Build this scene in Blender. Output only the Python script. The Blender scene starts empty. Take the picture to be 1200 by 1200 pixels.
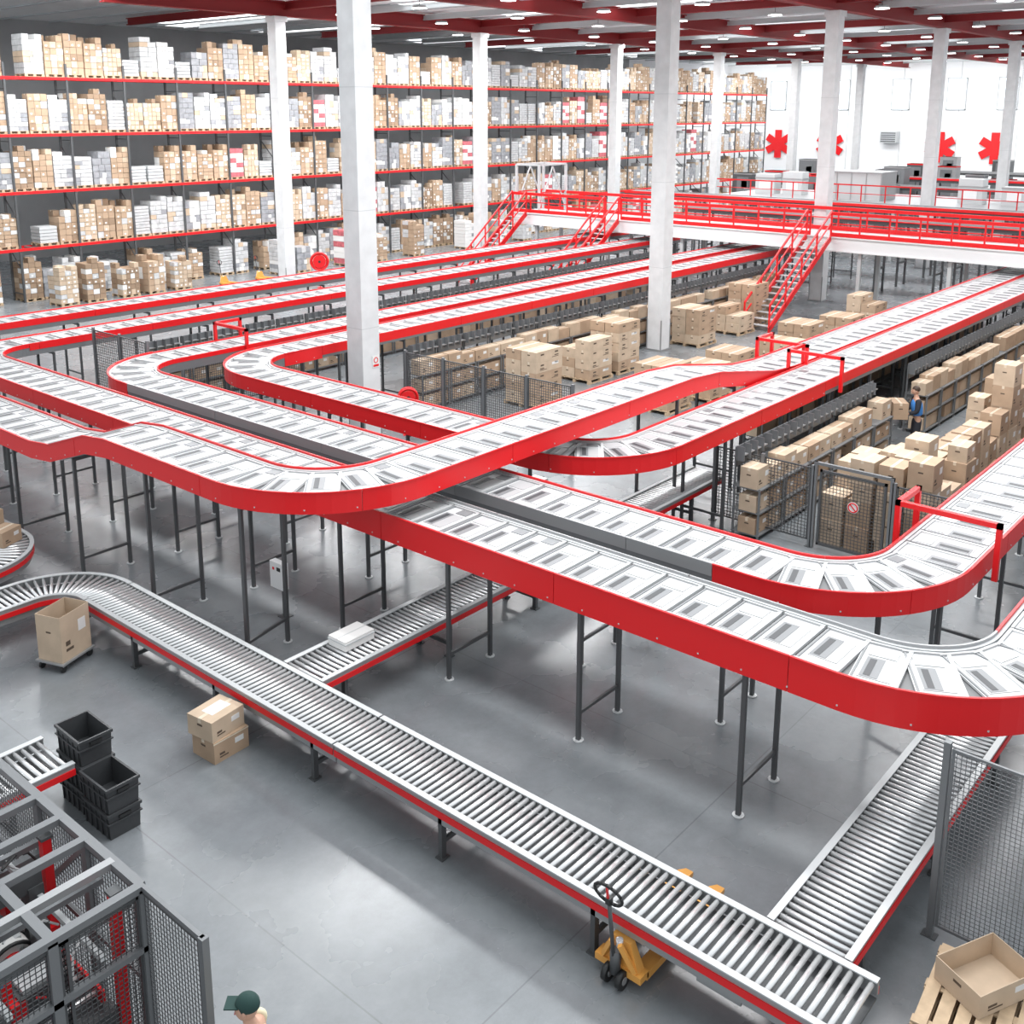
import bpy, math, random
from mathutils import Vector, Matrix
rnd=random.Random(7)
scene=bpy.context.scene
COL=scene.collection
# ------------------------------------------------------------ materials
MATS={}
def mat(name,col,rough=.5,metal=0.,var=0.,scale=5.,bump=0.,emit=0.,alpha=1.):
    if name in MATS: return MATS[name]
    m=bpy.data.materials.new(name); m.use_nodes=True
    nt=m.node_tree; b=nt.nodes['Principled BSDF']
    c=(col[0],col[1],col[2],1)
    b.inputs['Base Color'].default_value=c
    b.inputs['Roughness'].default_value=rough
    b.inputs['Metallic'].default_value=metal
    if emit>0:
        b.inputs['Emission Color'].default_value=c; b.inputs['Emission Strength'].default_value=emit
    if var>0:
        tc=nt.nodes.new('ShaderNodeTexCoord'); n=nt.nodes.new('ShaderNodeTexNoise')
        n.inputs['Scale'].default_value=scale; n.inputs['Detail'].default_value=6
        r=nt.nodes.new('ShaderNodeValToRGB')
        r.color_ramp.elements[0].position=.3; r.color_ramp.elements[1].position=.7
        r.color_ramp.elements[0].color=tuple(max(0,x*(1-var)) for x in col)+(1,)
        r.color_ramp.elements[1].color=tuple(min(1,x*(1+var)) for x in col)+(1,)
        nt.links.new(tc.outputs['Object'],n.inputs['Vector']); nt.links.new(n.outputs['Fac'],r.inputs['Fac'])
        nt.links.new(r.outputs['Color'],b.inputs['Base Color'])
        if bump>0:
            bp=nt.nodes.new('ShaderNodeBump'); bp.inputs['Strength'].default_value=bump
            nt.links.new(n.outputs['Fac'],bp.inputs['Height']); nt.links.new(bp.outputs['Normal'],b.inputs['Normal'])
    MATS[name]=m; return m
RED=mat('red_paint',(.72,.009,.013),.38)
DRED=mat('dark_red_steel',(.26,.012,.014),.6)
GREY=mat('galvanised_grey',(.38,.39,.40),.4,.5)
LGREY=mat('light_grey_paint',(.52,.54,.55),.45)
DGREY=mat('dark_grey_steel',(.095,.10,.105),.45,.3)
MGREY=mat('mid_grey_steel',(.19,.20,.21),.45,.3)
BLACK=mat('black_plastic',(.018,.019,.02),.5)
TOTE=mat('dark_grey_plastic',(.045,.048,.052),.5)
WHITE=mat('white_paint',(.76,.77,.78),.45)
TRAYW=mat('tray_white',(.60,.61,.62),.4)
TRAYP=mat('tray_plate',(.44,.45,.46),.35)
TRAYG=mat('tray_grey',(.22,.23,.24),.4)
TRAYD=mat('tray_dark_slot',(.06,.064,.07),.5)
BED=mat('track_cover',(.15,.155,.16),.45)
STEEL=mat('roller_steel',(.80,.81,.82),.25,.6)
CONC=mat('white_concrete',(.66,.67,.68),.75,0,.07,2.5,.1)
KRAFT=mat('kraft_cardboard',(.42,.30,.205),.8,0,.10,3)
KRAFT2=mat('pale_cardboard',(.53,.415,.305),.8,0,.10,3)
KRAFT3=mat('dark_cardboard',(.30,.21,.14),.8,0,.10,3)
TAPE=mat('packing_tape',(.66,.57,.45),.3)
INK=mat('print_ink',(.10,.07,.05),.7)
PAPER=mat('white_label_paper',(.74,.74,.73),.6)
WRAP=mat('stretch_wrap',(.54,.55,.56),.25,0,.15,4)
WRAPD=mat('grey_wrapped_goods',(.30,.31,.33),.3,0,.2,4)
PINK=mat('red_print_goods',(.50,.13,.15),.5,0,.3,6)
WOOD=mat('pallet_wood',(.48,.36,.24),.8,0,.15,8)
YEL=mat('yellow_paint',(.74,.36,.08),.4)
SKIN=mat('skin',(.55,.33,.24),.55)
BLUE=mat('blue_fabric',(.06,.25,.65),.8)
NAVY=mat('dark_fabric',(.02,.022,.03),.85)
GREEN=mat('dark_green_fabric',(.015,.05,.045),.8)
CREAM=mat('cream_fabric',(.75,.68,.48),.85)
HAIR=mat('brown_hair',(.05,.03,.02),.6)
WALLM=mat('wall_white',(.84,.85,.86),.7,0,.02,.5)
WALLD=mat('wall_grey_panel',(.36,.37,.38),.7,0,.1,.5)
CEIL=mat('ceiling_deck',(.88,.89,.90),.6,0,.04,.4)
CEILD=mat('ceiling_rib',(.50,.52,.54),.6)
GLASS=mat('window_daylight',(.80,.90,1.0),.2,emit=1.6)
SKYL=mat('skylight_daylight',(.95,.98,1.0),.2,emit=2.5)
LAMP=mat('lamp_light',(1,1,.98),.3,emit=9)
def floor_mat():
    m=bpy.data.materials.new('polished_concrete'); m.use_nodes=True; nt=m.node_tree; b=nt.nodes['Principled BSDF']
    tc=nt.nodes.new('ShaderNodeTexCoord')
    n=nt.nodes.new('ShaderNodeTexNoise'); n.inputs['Scale'].default_value=.35; n.inputs['Detail'].default_value=10; n.inputs['Roughness'].default_value=.6
    r=nt.nodes.new('ShaderNodeValToRGB'); r.color_ramp.elements[0].position=.25; r.color_ramp.elements[1].position=.8
    r.color_ramp.elements[0].color=(.140,.157,.170,1); r.color_ramp.elements[1].color=(.255,.273,.288,1)
    nt.links.new(tc.outputs['Object'],n.inputs['Vector']); nt.links.new(n.outputs['Fac'],r.inputs['Fac'])
    br=nt.nodes.new('ShaderNodeTexBrick'); br.offset=0; br.inputs['Scale'].default_value=1
    br.inputs['Mortar Size'].default_value=.010; br.inputs['Brick Width'].default_value=6.0; br.inputs['Row Height'].default_value=6.0
    br.inputs['Color1'].default_value=(1,1,1,1); br.inputs['Color2'].default_value=(1,1,1,1); br.inputs['Mortar'].default_value=(.75,.75,.75,1)
    nt.links.new(tc.outputs['Object'],br.inputs['Vector'])
    mx=nt.nodes.new('ShaderNodeMixRGB'); mx.blend_type='MULTIPLY'; mx.inputs[0].default_value=1
    nt.links.new(r.outputs['Color'],mx.inputs[1]); nt.links.new(br.outputs['Color'],mx.inputs[2])
    n3=nt.nodes.new('ShaderNodeTexNoise'); n3.inputs['Scale'].default_value=2.2; n3.inputs['Detail'].default_value=12; n3.inputs['Roughness'].default_value=.8
    r3=nt.nodes.new('ShaderNodeValToRGB'); r3.color_ramp.elements[0].position=.35; r3.color_ramp.elements[1].position=.62
    r3.color_ramp.elements[0].color=(.86,.86,.86,1); r3.color_ramp.elements[1].color=(1.06,1.06,1.06,1)
    nt.links.new(tc.outputs['Object'],n3.inputs['Vector']); nt.links.new(n3.outputs['Fac'],r3.inputs['Fac'])
    mx2=nt.nodes.new('ShaderNodeMixRGB'); mx2.blend_type='MULTIPLY'; mx2.inputs[0].default_value=1
    nt.links.new(mx.outputs[0],mx2.inputs[1]); nt.links.new(r3.outputs['Color'],mx2.inputs[2])
    nt.links.new(mx2.outputs[0],b.inputs['Base Color'])
    n2=nt.nodes.new('ShaderNodeTexNoise'); n2.inputs['Scale'].default_value=.6; n2.inputs['Detail'].default_value=5
    mr=nt.nodes.new('ShaderNodeMapRange'); mr.inputs['To Min'].default_value=.16; mr.inputs['To Max'].default_value=.38
    nt.links.new(tc.outputs['Object'],n2.inputs['Vector']); nt.links.new(n2.outputs['Fac'],mr.inputs['Value']); nt.links.new(mr.outputs['Result'],b.inputs['Roughness'])
    b.inputs['Specular IOR Level'].default_value=.75
    return m
FLOOR=floor_mat()
# ------------------------------------------------------------ mesh builder
class MB:
    def __init__(s): s.v=[];s.f=[];s.m=[];s.sm=[];s.mats=[]
    def mi(s,m):
        if m not in s.mats: s.mats.append(m)
        return s.mats.index(m)
    def face(s,idx,m,sm=False): s.f.append(idx);s.m.append(s.mi(m));s.sm.append(sm)
    def hexa(s,P,m):
        b=len(s.v); s.v+= [tuple(p) for p in P]
        for q in ((0,3,2,1),(4,5,6,7),(0,1,5,4),(1,2,6,5),(2,3,7,6),(3,0,4,7)): s.face([b+i for i in q],m)
    def box(s,c,d,m,rz=0.):
        cx,cy,cz=c;x,y,z=d[0]/2,d[1]/2,d[2]/2
        P=[(-x,-y,-z),(x,-y,-z),(x,y,-z),(-x,y,-z),(-x,-y,z),(x,-y,z),(x,y,z),(-x,y,z)]
        if rz:
            k,l=math.cos(rz),math.sin(rz); P=[(a*k-b*l,a*l+b*k,e) for a,b,e in P]
        s.hexa([(a+cx,b+cy,e+cz) for a,b,e in P],m)
    def bb(s,x0,x1,y0,y1,z0,z1,m): s.box(((x0+x1)/2,(y0+y1)/2,(z0+z1)/2),(abs(x1-x0),abs(y1-y0),abs(z1-z0)),m)
    def cyl(s,p0,p1,r,m,n=10,r1=None,caps=True):
        p0=Vector(p0);p1=Vector(p1);a=(p1-p0).normalized()
        u=a.orthogonal().normalized();w=a.cross(u)
        r1=r if r1 is None else r1
        b=len(s.v)
        for p,q in ((p0,r),(p1,r1)):
            for i in range(n):
                t=2*math.pi*i/n; s.v.append(tuple(p+u*math.cos(t)*q+w*math.sin(t)*q))
        for i in range(n):
            j=(i+1)%n; s.face([b+i,b+j,b+n+j,b+n+i],m,n>5)
        if caps:
            s.face([b+i for i in range(n)][::-1],m); s.face([b+n+i for i in range(n)],m)
    def bar(s,p0,p1,w,m,h=None):
        p0=Vector(p0);p1=Vector(p1);a=(p1-p0).normalized();h=h or w
        up=Vector((0,0,1)) if abs(a.z)<.95 else Vector((0,1,0))
        u=a.cross(up).normalized();q=u.cross(a)
        P=[]
        for p in (p0,p1):
            for i,j in ((-1,-1),(1,-1),(1,1),(-1,1)): P.append(p+u*i*w/2+q*j*h/2)
        s.hexa(P,m)
    def torus(s,c,R,r,m,axis='z',n=24,k=6):
        b=len(s.v)
        for i in range(n):
            t=2*math.pi*i/n
            for j in range(k):
                q=2*math.pi*j/k; x=(R+r*math.cos(q))*math.cos(t); y=(R+r*math.cos(q))*math.sin(t); z=r*math.sin(q)
                if axis=='x': x,y,z=z,x,y
                if axis=='y': x,y,z=x,z,y
                s.v.append((c[0]+x,c[1]+y,c[2]+z))
        for i in range(n):
            for j in range(k):
                s.face([b+i*k+j,b+((i+1)%n)*k+j,b+((i+1)%n)*k+(j+1)%k,b+i*k+(j+1)%k],m,True)
    def ell(s,c,r,m,n=14,k=10):
        b=len(s.v)
        for i in range(k+1):
            p=math.pi*i/k
            for j in range(n):
                t=2*math.pi*j/n; s.v.append((c[0]+r[0]*math.sin(p)*math.cos(t),c[1]+r[1]*math.sin(p)*math.sin(t),c[2]+r[2]*math.cos(p)))
        for i in range(k):
            for j in range(n):
                s.face([b+i*n+j,b+(i+1)*n+j,b+(i+1)*n+(j+1)%n,b+i*n+(j+1)%n],m,True)
    def sweep(s,pts,o0,o1,z0,z1,m,gap=0.):
        b=len(s.v)
        for x,y,z,nx,ny in pts:
            s.v+=[(x+nx*o0,y+ny*o0,z+z0),(x+nx*o1,y+ny*o1,z+z0),(x+nx*o1,y+ny*o1,z+z1),(x+nx*o0,y+ny*o0,z+z1)]
        n=len(pts)
        for i in range(n-1):
            for j in range(4):
                a=b+i*4+j; c=b+i*4+(j+1)%4
                s.face([a,c,c+4,a+4],m)
        s.face([b+3,b+2,b+1,b],m); e=b+(n-1)*4; s.face([e,e+1,e+2,e+3],m)
    def add(s,o,M=None):
        b=len(s.v)
        for p in o.v: s.v.append(tuple(M@Vector(p)) if M is not None else p)
        for f,k,q in zip(o.f,o.m,o.sm): s.face([b+i for i in f],o.mats[k],q)
    def mesh(s,name,off=(0,0,0)):
        me=bpy.data.meshes.new(name)
        me.from_pydata([(x-off[0],y-off[1],z-off[2]) for x,y,z in s.v],[],s.f)
        for m in s.mats: me.materials.append(m)
        me.polygons.foreach_set('material_index',s.m); me.polygons.foreach_set('use_smooth',s.sm)
        me.update(); return me
def thing(name,data,loc,label,cat,rz=0.,group=None,kind=None):
    o=bpy.data.objects.new(name,data); o.location=loc; o.rotation_euler=(0,0,rz)
    if data is None: o.empty_display_size=.2
    COL.objects.link(o)
    o['label']=label;o['category']=cat
    if kind:o['kind']=kind
    if group:o['group']=group
    return o
def part(name,data,parent,loc=(0,0,0),rz=0.,label=None,kind=None):
    o=bpy.data.objects.new(name,data); o.parent=parent; o.location=loc; o.rotation_euler=(0,0,rz)
    COL.objects.link(o)
    if label:o['label']=label
    if kind:o['kind']=kind
    return o
# ------------------------------------------------------------ camera
PITCH=math.atan(270/1240); YAW=math.radians(40.66)
cam=bpy.data.cameras.new('camera'); co=bpy.data.objects.new('camera',cam); COL.objects.link(co)
co.location=(0,0,9); co.rotation_euler=(math.pi/2-PITCH,0,YAW-math.pi/2)
cam.sensor_width=36; cam.lens=37.2; cam.shift_x=10/1200; cam.shift_y=-200/1200; cam.clip_end=400
scene.camera=co
def proj(x,y,z):
    d=x*math.cos(YAW)+y*math.sin(YAW); l=x*math.sin(YAW)-y*math.cos(YAW); u=z-9
    f=d*math.cos(PITCH)-u*math.sin(PITCH); v=d*math.sin(PITCH)+u*math.cos(PITCH)
    if f<.1: return (-9999,-9999)
    return (590+1240*l/f,400-1240*v/f)
def inview(x,y,z,m=40):
    a,b=proj(x,y,z); return -m<a<1200+m and -m<b<1200+m
# ------------------------------------------------------------ room
ZC=14.35
m=MB(); m.bb(-12,120,-12,72,-.1,0,FLOOR); thing('floor',m.mesh('floor'),(0,0,0),'polished blue-grey concrete warehouse floor','floor',kind='structure')
m=MB(); m.bb(24,120,-12,72,ZC,ZC+.2,CEIL)
for i in range(32): m.bb(24+i*3,24.15+i*3,-12,66,ZC-.08,ZC,CEILD)
thing('ceiling',m.mesh('ceiling'),(0,0,0),'pale grey profiled steel roof deck','ceiling',kind='structure')
k=1
m=MB(); m.bb(8,96,65,65.3,0,ZC,WALLD); m.bb(96,118,65,65.3,0,ZC,WALLM); thing('wall_back',m.mesh('wall_back'),(0,0,0),'grey wall panels behind the racks','wall',kind='structure')
m=MB(); m.bb(118,118.3,-12,72,0,ZC,WALLM)
for i in range(12): m.bb(117.96,118,-10+i*6,-9.95+i*6,0,ZC,LGREY)
thing('wall_end',m.mesh('wall_end'),(0,0,0),'white insulated end wall','wall',kind='structure')
for px in (912,1055,1120,1180,985):
    a=(px-590)/1269; Y=118*(.6516-.7586*a)/(.7586+.6516*a)
    m=MB(); m.bb(117.85,117.95,Y-.9,Y+.9,9.2,12.3,GLASS)
    for e in (-.95,.95): m.bb(117.8,117.95,Y+e-.05,Y+e+.05,9.1,12.4,LGREY)
    m.bb(117.8,117.95,Y-1,Y+1,12.3,12.4,LGREY); m.bb(117.8,117.95,Y-1,Y+1,9.1,9.2,LGREY)
    thing('window_%d'%k,m.mesh('window'),(0,0,0),'tall narrow daylight window','window',kind='structure'); k+=1
for X in (38,45,59.5,67,74,81,88.5,103):
    for Y0 in (5,27,48):
        m=MB(); m.bb(X,X+1.8,Y0,Y0+13,ZC-.14,ZC-.11,SKYL); m.bb(X-.08,X,Y0,Y0+13,ZC-.2,ZC-.1,WHITE); m.bb(X+1.8,X+1.88,Y0,Y0+13,ZC-.2,ZC-.1,WHITE)
        thing('window_%d'%k,m.mesh('window'),(0,0,0),'long rooflight strip in the ceiling','window',kind='structure'); k+=1
m=MB()
for i in range(6):
    t=math.pi*i/3+math.pi/6; b=len(m.v)
    P=[(0,-.40),(1.62,-.42),(1.62,.42),(0,.40)]
    for dx in (-.08-.004*i,0):
        for r_,w_ in P: m.v.append((dx,r_*math.cos(t)-w_*math.sin(t),r_*math.sin(t)+w_*math.cos(t)))
    n=len(P)
    m.face([b+i2 for i2 in range(n)][::-1],RED)
    for i2 in range(n): j=(i2+1)%n; m.face([b+i2,b+j,b+n+j,b+n+i2],RED)
am=m.mesh('asterisk_emblem')
for px in (914,975,1105,1170):
    a=(px-590)/1269; Y=117.84*(.6516-.7586*a)/(.7586+.6516*a)
    thing('wall_emblem',am,(117.84,Y,5.2),'bold red asterisk emblem painted on the white end wall','sign',group='emblems on the end wall')
m=MB(); m.bb(117,117.95,-.9,.9,-.6,.6,LGREY)
for i in range(5): m.bb(116.97,117,-.8,.8,-.5+i*.22,-.4+i*.22,DGREY)
a=(1047-590)/1269; Y=118*(.6516-.7586*a)/(.7586+.6516*a)
thing('air_conditioner',m.mesh('air_conditioner'),(0,Y,6.2),'grey wall air conditioning unit with louvres','air conditioner')
# columns
CX=[19.1,34.2,48.5,62.7,76.9,90.6,105]
m=MB(); s_=.31
m.bb(-s_,s_,-s_,s_,0,13.5,CONC)
for zz in (3.2,6.4,9.6): m.bb(-s_-.004,s_+.004,-s_-.004,s_+.004,zz,zz+.02,LGREY)
for sx in (-1,1):
    for sy in (-1,1): m.bb(sx*s_-.02,sx*s_+.02,sy*s_-.02,sy*s_+.02,0,1.2,GREY)
m.bb(-.38,.38,-.38,.38,13.25,13.5,CONC); m.bb(-.36,.36,-.36,.36,0,.05,GREY)
cm=m.mesh('concrete_column')
for Yc in (21.5,43.5):
    for X in CX:
        if Yc>40 and X<30: continue
        thing('concrete_column',cm,(X if Yc<40 or X>35 else 33.6,Yc,0),'tall square white concrete column','column',group='concrete columns')
def ibeam(L,h,w,M_):
    m=MB(); m.bb(0,L,-.03,.03,0,h,M_); m.bb(0,L,-w/2,w/2,0,.06,M_); m.bb(0,L,-w/2,w/2,h-.06,h,M_); return m
bm=ibeam(93,.72,.4,DRED).mesh('roof_beam')
for Y in (-.5,10.5,21.5,32.5,43.5):
    thing('roof_beam',bm,(24.5,Y,13.52),'long dark red steel I-beam under the roof','beam',group='long roof beams')
bm=ibeam(70,.4,.26,DRED).mesh('roof_beam'); bg_=ibeam(70,.3,.16,LGREY).mesh('roof_beam')
X=34.2;i=0
while X<117:
    thing('roof_beam',bm if i%3==0 else bg_,(X,-12,13.84 if i%3==0 else 13.94),'dark red steel cross beam under the roof' if i%3==0 else 'grey steel cross beam under the roof','beam',rz=math.pi/2,group='cross roof beams'); X+=4.8;i+=1
lm=MB(); lm.cyl((0,0,0),(0,0,.12),.36,LGREY,16,r1=.30); lm.cyl((0,0,-.02),(0,0,0),.34,LAMP,16); lm.cyl((0,0,.12),(0,0,.5),.015,DGREY,5)
lme=lm.mesh('ceiling_lamp')
for i in range(11):
    for j in range(9):
        X=37.0+i*7.2;Y=4+j*5.5
        if inview(X,Y,13.7): thing('ceiling_lamp',lme,(X,Y,13.75),'flat round high-bay lamp hanging from the roof','lamp',group='high-bay lamps')
# ------------------------------------------------------------ pallet rack
LV=[0,2.6,5.27,7.94,10.57]
rack=thing('pallet_rack',None,(20,50,0),'long tall pallet rack with red beams and dark uprights','rack')
m=MB()
for y in (0,1.1): m.bb(-.05,.05,y-.04,y+.04,0,11.2,DGREY)
for i in range(9): m.bar((0,.04,.4+i*1.2),(0,1.06,.4+i*1.2+(.9 if i%2 else 0)),.04,DGREY)
um=m.mesh('upright')
NB=26
for i in range(NB+1): part('upright',um,rack,(i*3.0,0,0),label='dark steel rack upright')
for z in LV[1:]:
    m=MB(); m.bb(0,NB*3,-.06,-.0,z-.13,z,RED); part('beam',m.mesh('beam'),rack,label='red steel rack beam')
    m=MB(); m.bb(0,NB*3,1.1,1.16,z-.13,z,RED); part('beam',m.mesh('beam'),rack,label='red steel rack beam')
    m=MB()
    for i in range(NB*3): m.bb(i+.1,i+.2,0,1.1,z-.1,z-.02,GREY); m.bb(i+.7,i+.8,0,1.1,z-.1,z-.02,GREY)
    part('pallet_support',m.mesh('pallet_support'),rack,kind='stuff')
def pallet(mb,w=1.2,d=.8,z0=0.,M_=WOOD,n=5):
    for y in (-d/2+.05,0,d/2-.05): mb.bb(-w/2,w/2,y-.05,y+.05,z0,z0+.02,M_)
    for x in (-w/2+.07,0,w/2-.07):
        for y in (-d/2+.05,0,d/2-.05): mb.bb(x-.07,x+.07,y-.05,y+.05,z0+.02,z0+.10,M_)
        mb.bb(x-.05,x+.05,-d/2,d/2,z0+.10,z0+.12,M_)
    for i in range(n):
        y=-d/2+(i+.5)*d/n; mb.bb(-w/2,w/2,y-d/n*.38,y+d/n*.38,z0+.12,z0+.14,M_)
def carton_geo(mb,x0,x1,y0,y1,z0,z1,M_,detail=True):
    mb.bb(x0,x1,y0,y1,z0,z1,M_)
    if detail:
        cy=(y0+y1)/2
        mb.bb(x0-.002,x1+.002,cy-.03,cy+.03,z1-.06,z1+.002,TAPE)
loads=[]
KV=(0,1,6,3,1,6,7,8,9,5,0,1,4,3,2,6,7,1,0,9,8,1,2,5,3,2,0,9,0,6,8,4,1,2)
for v in range(34):
    m=MB(); pallet(m,.94,1.05,0,WOOD,5)
    kindv=KV[v]
    H=rnd.uniform(1.5,2.15)
    if kindv in (0,3,6,8):
        M_=[WRAP,WRAP,WRAPD,WRAP,PAPER][rnd.randrange(5)]
        nz=rnd.choice((5,6,7,8)); hz=H/nz*.95
        for iz in range(nz):
            nx=rnd.choice((2,3,3)); w=.95/nx
            for ix in range(nx):
                if iz==nz-1 and rnd.random()<.4: continue
                j=rnd.uniform(-.012,.012)
                m.bb(-.475+ix*w+j,-.475+(ix+1)*w-.01+j,-.5,.5,.14+iz*hz,.14+(iz+1)*hz-.014,M_ if rnd.random()<.75 else rnd.choice((KRAFT2,WRAPD,PAPER,WRAP)))
        m.bb(.0,.2,-.505,-.50,.14+hz,.14+hz*1.7,PAPER)
    elif kindv==4:
        nz=6;hz=H/nz
        for iz in range(nz):
            for ix in range(2):
                m.bb(-.46+ix*.46,-.01+ix*.46,-.5,.5,.14+iz*hz,.14+(iz+1)*hz-.015,PINK if (iz*2+ix)%5<2 else PAPER)
    elif kindv==5:
        nz=rnd.choice((5,9))
        for iz in range(nz): m.box((rnd.uniform(-.02,.02),0,.14+iz*.16+.075),(.86,.95,.14),WRAP if v<10 else LGREY,rnd.uniform(-.04,.04))
    else:
        nx=rnd.choice((3,3,4)); nz=rnd.choice((5,6,7,8)); hz=H/nz
        base=rnd.choice((KRAFT,KRAFT2,KRAFT,KRAFT3,KRAFT2,KRAFT))
        for iz in range(nz):
            for ix in range(nx):
                for iy in range(2):
                    if iz==nz-1 and rnd.random()<.45: continue
                    w=.95/nx; x=-.475+ix*w; j=rnd.uniform(-.01,.01)
                    carton_geo(m,x+.008,x+w-.008,-.5+iy*.5+.008+j,iy*.5-.008+j,.14+iz*hz,.14+(iz+1)*hz-.014,base if rnd.random()<.6 else rnd.choice((KRAFT2,WRAP,KRAFT,KRAFT3,PAPER)),iz==nz-1)
                    if iy==0 and rnd.random()<.4: m.bb(x+w*.3,x+w*.6,-.503+j,-.49+j,.14+iz*hz+.06,.14+iz*hz+.14,PAPER)
    loads.append((m,m.mesh('pallet_load'),kindv))
LB={0:'pallet load shrink-wrapped in grey film on the rack',4:'pallet load of red and white printed boxes on the rack',5:'pallet of flat stacked sacks on the rack',1:'pallet load of brown cardboard cartons on the rack'}
slots=[]
for li,z in enumerate(LV):
    for i in range(NB*3):
        X=20+i+.5
        if rnd.random()<(.01 if li else .10): continue
        if not inview(X,50,z+.8,20): continue
        slots.append((X,z,rnd.randrange(34),rnd.uniform(-.02,.02)))
slots.sort(key=lambda s:s[0])
far=MB()
for n,(X,z,v,a) in enumerate(slots):
    if n<285:
        kv=loads[v][2]; lab=LB[0] if kv in (0,3,6,8) else LB.get(kv,LB[1])
        thing('pallet_load',loads[v][1],(X,50.55,z+.003),lab,'pallet load',rz=a,group='pallet loads on the tall rack')
    else: far.add(loads[v][0],Matrix.Translation((X-60,0,z)))
if far.v: thing('distant_pallet_loads',far.mesh('distant_pallet_loads'),(60,50.55,.003),'remaining pallet loads of cartons at the far end of the rack','pallet load',kind='stuff')
for i,X in enumerate((24.0,25.4,27.2,28.6,30.2,36.8,38.0,41.5,44.0,47.2,52.0,53.4,55,58)):
    if inview(X,47.9,.8): thing('pallet_load',loads[(i*5+1)%24][1],(X,48.1,.0),'pallet load standing on the floor before the tall rack','pallet load',rz=rnd.uniform(-.1,.1),group='pallet loads on the floor by the rack')
# ------------------------------------------------------------ conveyor paths
def mkpath(wps,r,ds=.3):
    n=len(wps)
    P=[Vector(w) for w in wps]
    cur=[P[0]]
    for i in range(1,n-1):
        a=P[i]-P[i-1]; c=P[i+1]-P[i]
        a2=Vector((a.x,a.y)).normalized(); c2=Vector((c.x,c.y)).normalized()
        ang=a2.angle(c2)
        if ang<.02: cur.append(P[i]); continue
        t=r*math.tan(ang/2)
        s0=P[i]-Vector((a2.x,a2.y,0))*t
        cross=a2.x*c2.y-a2.y*c2.x; sg=1 if cross>0 else -1
        cen=s0+Vector((-a2.y,a2.x,0))*r*sg
        st=math.atan2(s0.y-cen.y,s0.x-cen.x)
        K=16
        for k in range(K+1):
            q=st+sg*ang*k/K
            cur.append(Vector((cen.x+r*math.cos(q),cen.y+r*math.sin(q),P[i].z)))
    cur.append(P[-1])
    res=[cur[0]]
    for a,b in zip(cur[:-1],cur[1:]):
        L=(b-a).length; k=max(1,int(L/ds)) if L>ds*1.5 else 1
        for j in range(1,k+1): res.append(a.lerp(b,j/k))
    pts=[]
    for i,p in enumerate(res):
        a=res[max(0,i-1)];b=res[min(len(res)-1,i+1)]
        t=Vector((b.x-a.x,b.y-a.y)).normalized()
        pts.append((p.x,p.y,p.z,-t.y,t.x))
    return pts
def sample(pts,pitch,start=0.):
    out=[];acc=0;nxt=start
    for a,b in zip(pts[:-1],pts[1:]):
        L=math.dist(a[:3],b[:3])
        while nxt<=acc+L and L>0:
            k=(nxt-acc)/L; x,y,z=[a[i]+(b[i]-a[i])*k for i in range(3)]
            nx=a[3]+(b[3]-a[3])*k; ny=a[4]+(b[4]-a[4])*k
            out.append((x,y,z,nx,ny,(b[2]-a[2])/L)); nxt+=pitch
        acc+=L
    return out
ZL=2.5; ZH=3.15; XE=57
pA=mkpath([(XE,33.4,ZL),(9.8,33.4,ZL),(9.8,20.4,ZL),(9.8,19.6,ZL+.09),(9.8,18.2,ZH-.09),(9.8,17.4,ZH),(9.8,12.25,ZH),(20.0,12.25,ZH),(21.2,12.25,ZH-.08),(24.0,12.25,ZL+.08),(25.2,12.25,ZL),(XE,12.25,ZL)],1.85)
pB=mkpath([(XE,29.9,ZL),(11.75,29.9,ZL),(11.75,2.7,ZL),(30,2.7,ZL)],1.7)
pC=mkpath([(XE,25.1,ZL),(13.5,25.1,ZL),(13.5,4.75,ZL),(XE,4.75,ZL)],1.7)
pD=mkpath([(XE,23.4,ZL),(15.8,23.4,ZL),(15.8,10.95,ZL),(XE,10.95,ZL)],1.7)
HW=.58
BIG=('red',.36);BIGB=('red',.48);MID=('red',.20);THIN=('red',.12);GR=('grey',.2)
def stA(side,x,y):
    if side>0: return MID if y>25 and x>11.5 else THIN
    if y>30: return THIN
    return BIG if x<25 else MID
def stB(side,x,y):
    if side>0:
        if y>27 and x>13.5: return MID
        if y>14.5 or x>13.4: return THIN
        return GR
    if y>28: return THIN
    return BIGB if y<16 else BIG
def stC(side,x,y):
    if side>0:
        if y<7 and x>15: return MID
        return THIN
    if y>23.3: return BIG if x<15.3 else THIN
    if y>7.3: return GR
    return BIG
def stD(side,x,y):
    if side>0:
        if y>20 and x>17.4: return BIG if x<19 else ('red',.27)
        return THIN
    if y>22.5 and x>17.4: return THIN
    return BIG if x<24 else ('red',.25)
w,l=1.03,.565
def tray_full(v):
    t=MB()
    t.bb(-w/2,w/2,-l/2,l/2,-.05,-.02,TRAYW)
    for x in (-w/2+.02,w/2-.02): t.bb(x-.02,x+.02,-l/2,l/2,-.02,.005,TRAYP)
    t.bb(-w/2+.04,w/2-.04,-l/2,-l/2+.05,-.02,.0,TRAYW)
    t.bb(-w/2+.04,w/2-.04,l/2-.04,l/2-.015,-.02,-.005,TRAYG)
    x0,x1=((-.40,.14),(-.34,.22),(-.42,.06),(-.3,.3))[v]
    t.bb(x0,x1,-.18,.20,-.02,-.012,TRAYP)
    t.bb(x0+.02,x1-.02,-.03 if v!=1 else .02,.18,-.012,-.008,TRAYG)
    t.bb(x0+.05,x1-.06,.06,.14,-.008,-.005,TRAYD)
    if v in (0,2): t.bb(x1+.04,.44,-.15,.19,-.02,-.010,TRAYP)
    if v==1: t.bb(.27,.45,-.18,.05,-.02,-.010,TRAYG)
    return t
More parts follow.
